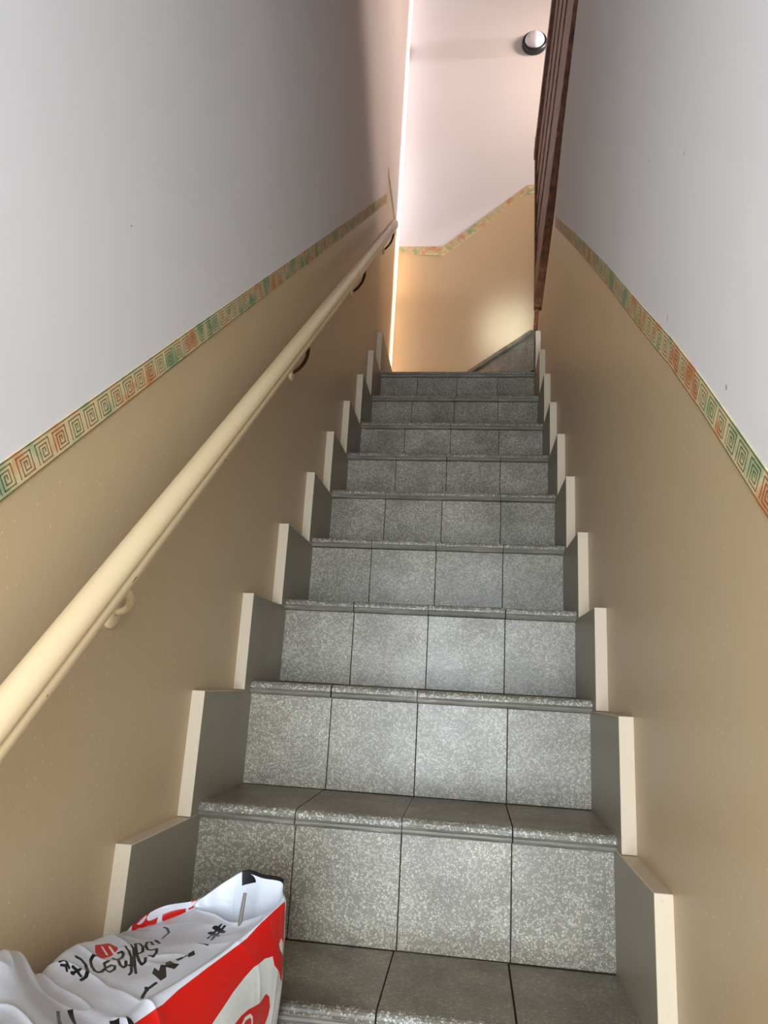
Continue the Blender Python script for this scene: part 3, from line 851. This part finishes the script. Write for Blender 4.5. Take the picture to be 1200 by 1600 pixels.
SMOOTH = G3.copy()
for wd, pts in STROKES:
    fields['print_black'] = np.minimum(fields['print_black'], (stroke_dist(pts) - wd) * 10)
fields['print_white_line'] = np.full(S_.shape, 1.0)
for wd, pts in WHITE_STROKES:
    fields['print_white_line'] = np.minimum(fields['print_white_line'], (stroke_dist(pts) - wd) * 10)
fields['print_black'] = np.minimum(fields['print_black'], np.where((A_ > 4.3) & (A_ < 8.3), S_ - .10, 1.0))
# creases: fine folds and larger dents pushed along the surface normal
du = np.gradient(G3, axis=0); dv = np.gradient(G3, axis=1)
N3 = np.cross(dv, du); N3 /= (np.linalg.norm(N3, axis=2, keepdims=True) + 1e-9)
N3 *= np.sign(np.sum(N3 * (G3 - G3.mean(axis=1, keepdims=True)), axis=2).mean() or 1)
H = np.zeros(S_.shape)
for i in range(NS):
    for j in range(0, NA):
        p = G3[i, j]
        wv = noise.noise(Vector((p[0] * 7, p[1] * 7, p[2] * 7))) * .55
        a = noise.noise(Vector((p[0] * 5 + p[1] * 9 + wv, p[1] * 15 + wv - p[0] * 9, p[2] * 6 + 3)))
        b = 1 - abs(noise.noise(Vector((p[0] * 9 + p[1] * 16 + wv * 2, p[1] * 26 - p[0] * 15 + wv * 2, p[2] * 9 + 7))))
        H[i, j] = a * .0055 + (b ** 5 - .3) * .0026
amp = np.clip(S_ / .6, 0, 1) * (.30 + .9 * np.clip((S_ - 1.2) / 3.0, 0, 1))
G3 = G3 + N3 * (H * amp)[..., None]
lowz = np.where(G3[..., 1] > -.212, -.1865, -.372)
G3[..., 2] = np.maximum(G3[..., 2], lowz)
G3[..., 1] = np.where(G3[..., 2] < .006, np.minimum(G3[..., 1], -.003), G3[..., 1])
G3[..., 0] = np.maximum(G3[..., 0], np.where((G3[..., 1] > -.055) | (G3[..., 2] < .012), .0045, -.016))
verts = G3.reshape(-1, 3)
# mouth: the film turns over the rim and runs down inside
rim = G3[0]
cen = rim.mean(axis=0)
inner = []
for q, (k_, dz) in enumerate(((.985, -.001), (.965, -.0075), (.86, -.045), (.66, -.085), (.25, -.105))):
    ring = cen + (rim - cen) * k_ + np.array([-.05, .0, 1.0]) * dz
    inner.append(ring)
verts = np.concatenate([verts] + inner + [G3[-1].mean(axis=0, keepdims=True)])
faces = []
idx = lambda i, j: i * NA + (j % NA)
for i in range(NS - 1):
    for j in range(NA):
        faces.append((idx(i, j), idx(i, j + 1), idx(i + 1, j + 1), idx(i + 1, j)))
base = NS * NA
prev = lambda j: idx(0, j)
for q in range(len(inner)):
    for j in range(NA):
        a, b = (idx(0, j), idx(0, j + 1)) if q == 0 else (base + (q - 1) * NA + j, base + (q - 1) * NA + (j + 1) % NA)
        faces.append((b, a, base + q * NA + j, base + q * NA + (j + 1) % NA))
tip = len(verts) - 1
for j in range(NA):
    faces.append((idx(NS - 1, j), idx(NS - 1, j + 1), tip))
bag = empty('shopping_bag', (.1, -.15, -.19), 'white and red printed plastic shopping bag lying open against the left skirting', 'bag')
me = bpy.data.meshes.new('bag_body')
me.from_pydata(verts.tolist(), [], faces)
me.materials.append(M_BAG)
me.polygons.foreach_set('use_smooth', [True] * len(me.polygons))
for key, d in fields.items():
    at = me.attributes.new(key, 'FLOAT', 'POINT')
    vals = np.ones(len(verts), np.float32)
    vals[:base] = d.reshape(-1)
    if key == 'print_black':
        jj = ta
        for q in range(2):
            vals[base + q * NA: base + (q + 1) * NA] = np.where((jj > 4.3) & (jj < 8.3), -.1 if q == 0 else .1, 1.0)
    at.data.foreach_set('value', vals)
bm = bmesh.new(); bm.from_mesh(me); bmesh.ops.recalc_face_normals(bm, faces=bm.faces); bm.to_mesh(me); bm.free()
bo = bpy.data.objects.new('bag_body', me)
COL.objects.link(bo)
adopt(bo, bag)
# stiff grey tie that sticks up from the front of the mouth
c0 = Vector(bag_grid(np.array([0.35]), np.array([2.15]))[0, 0])
vv, ff = tube([c0 + Vector((0, 0, -.006)), c0 + Vector((.0005, .004, .016)), c0 + Vector((.001, .008, .033))], [.0026, .0026, .0022], 8)
ti = mesh_obj('tie', vv, ff, M_TIE)
adopt(ti, bag)
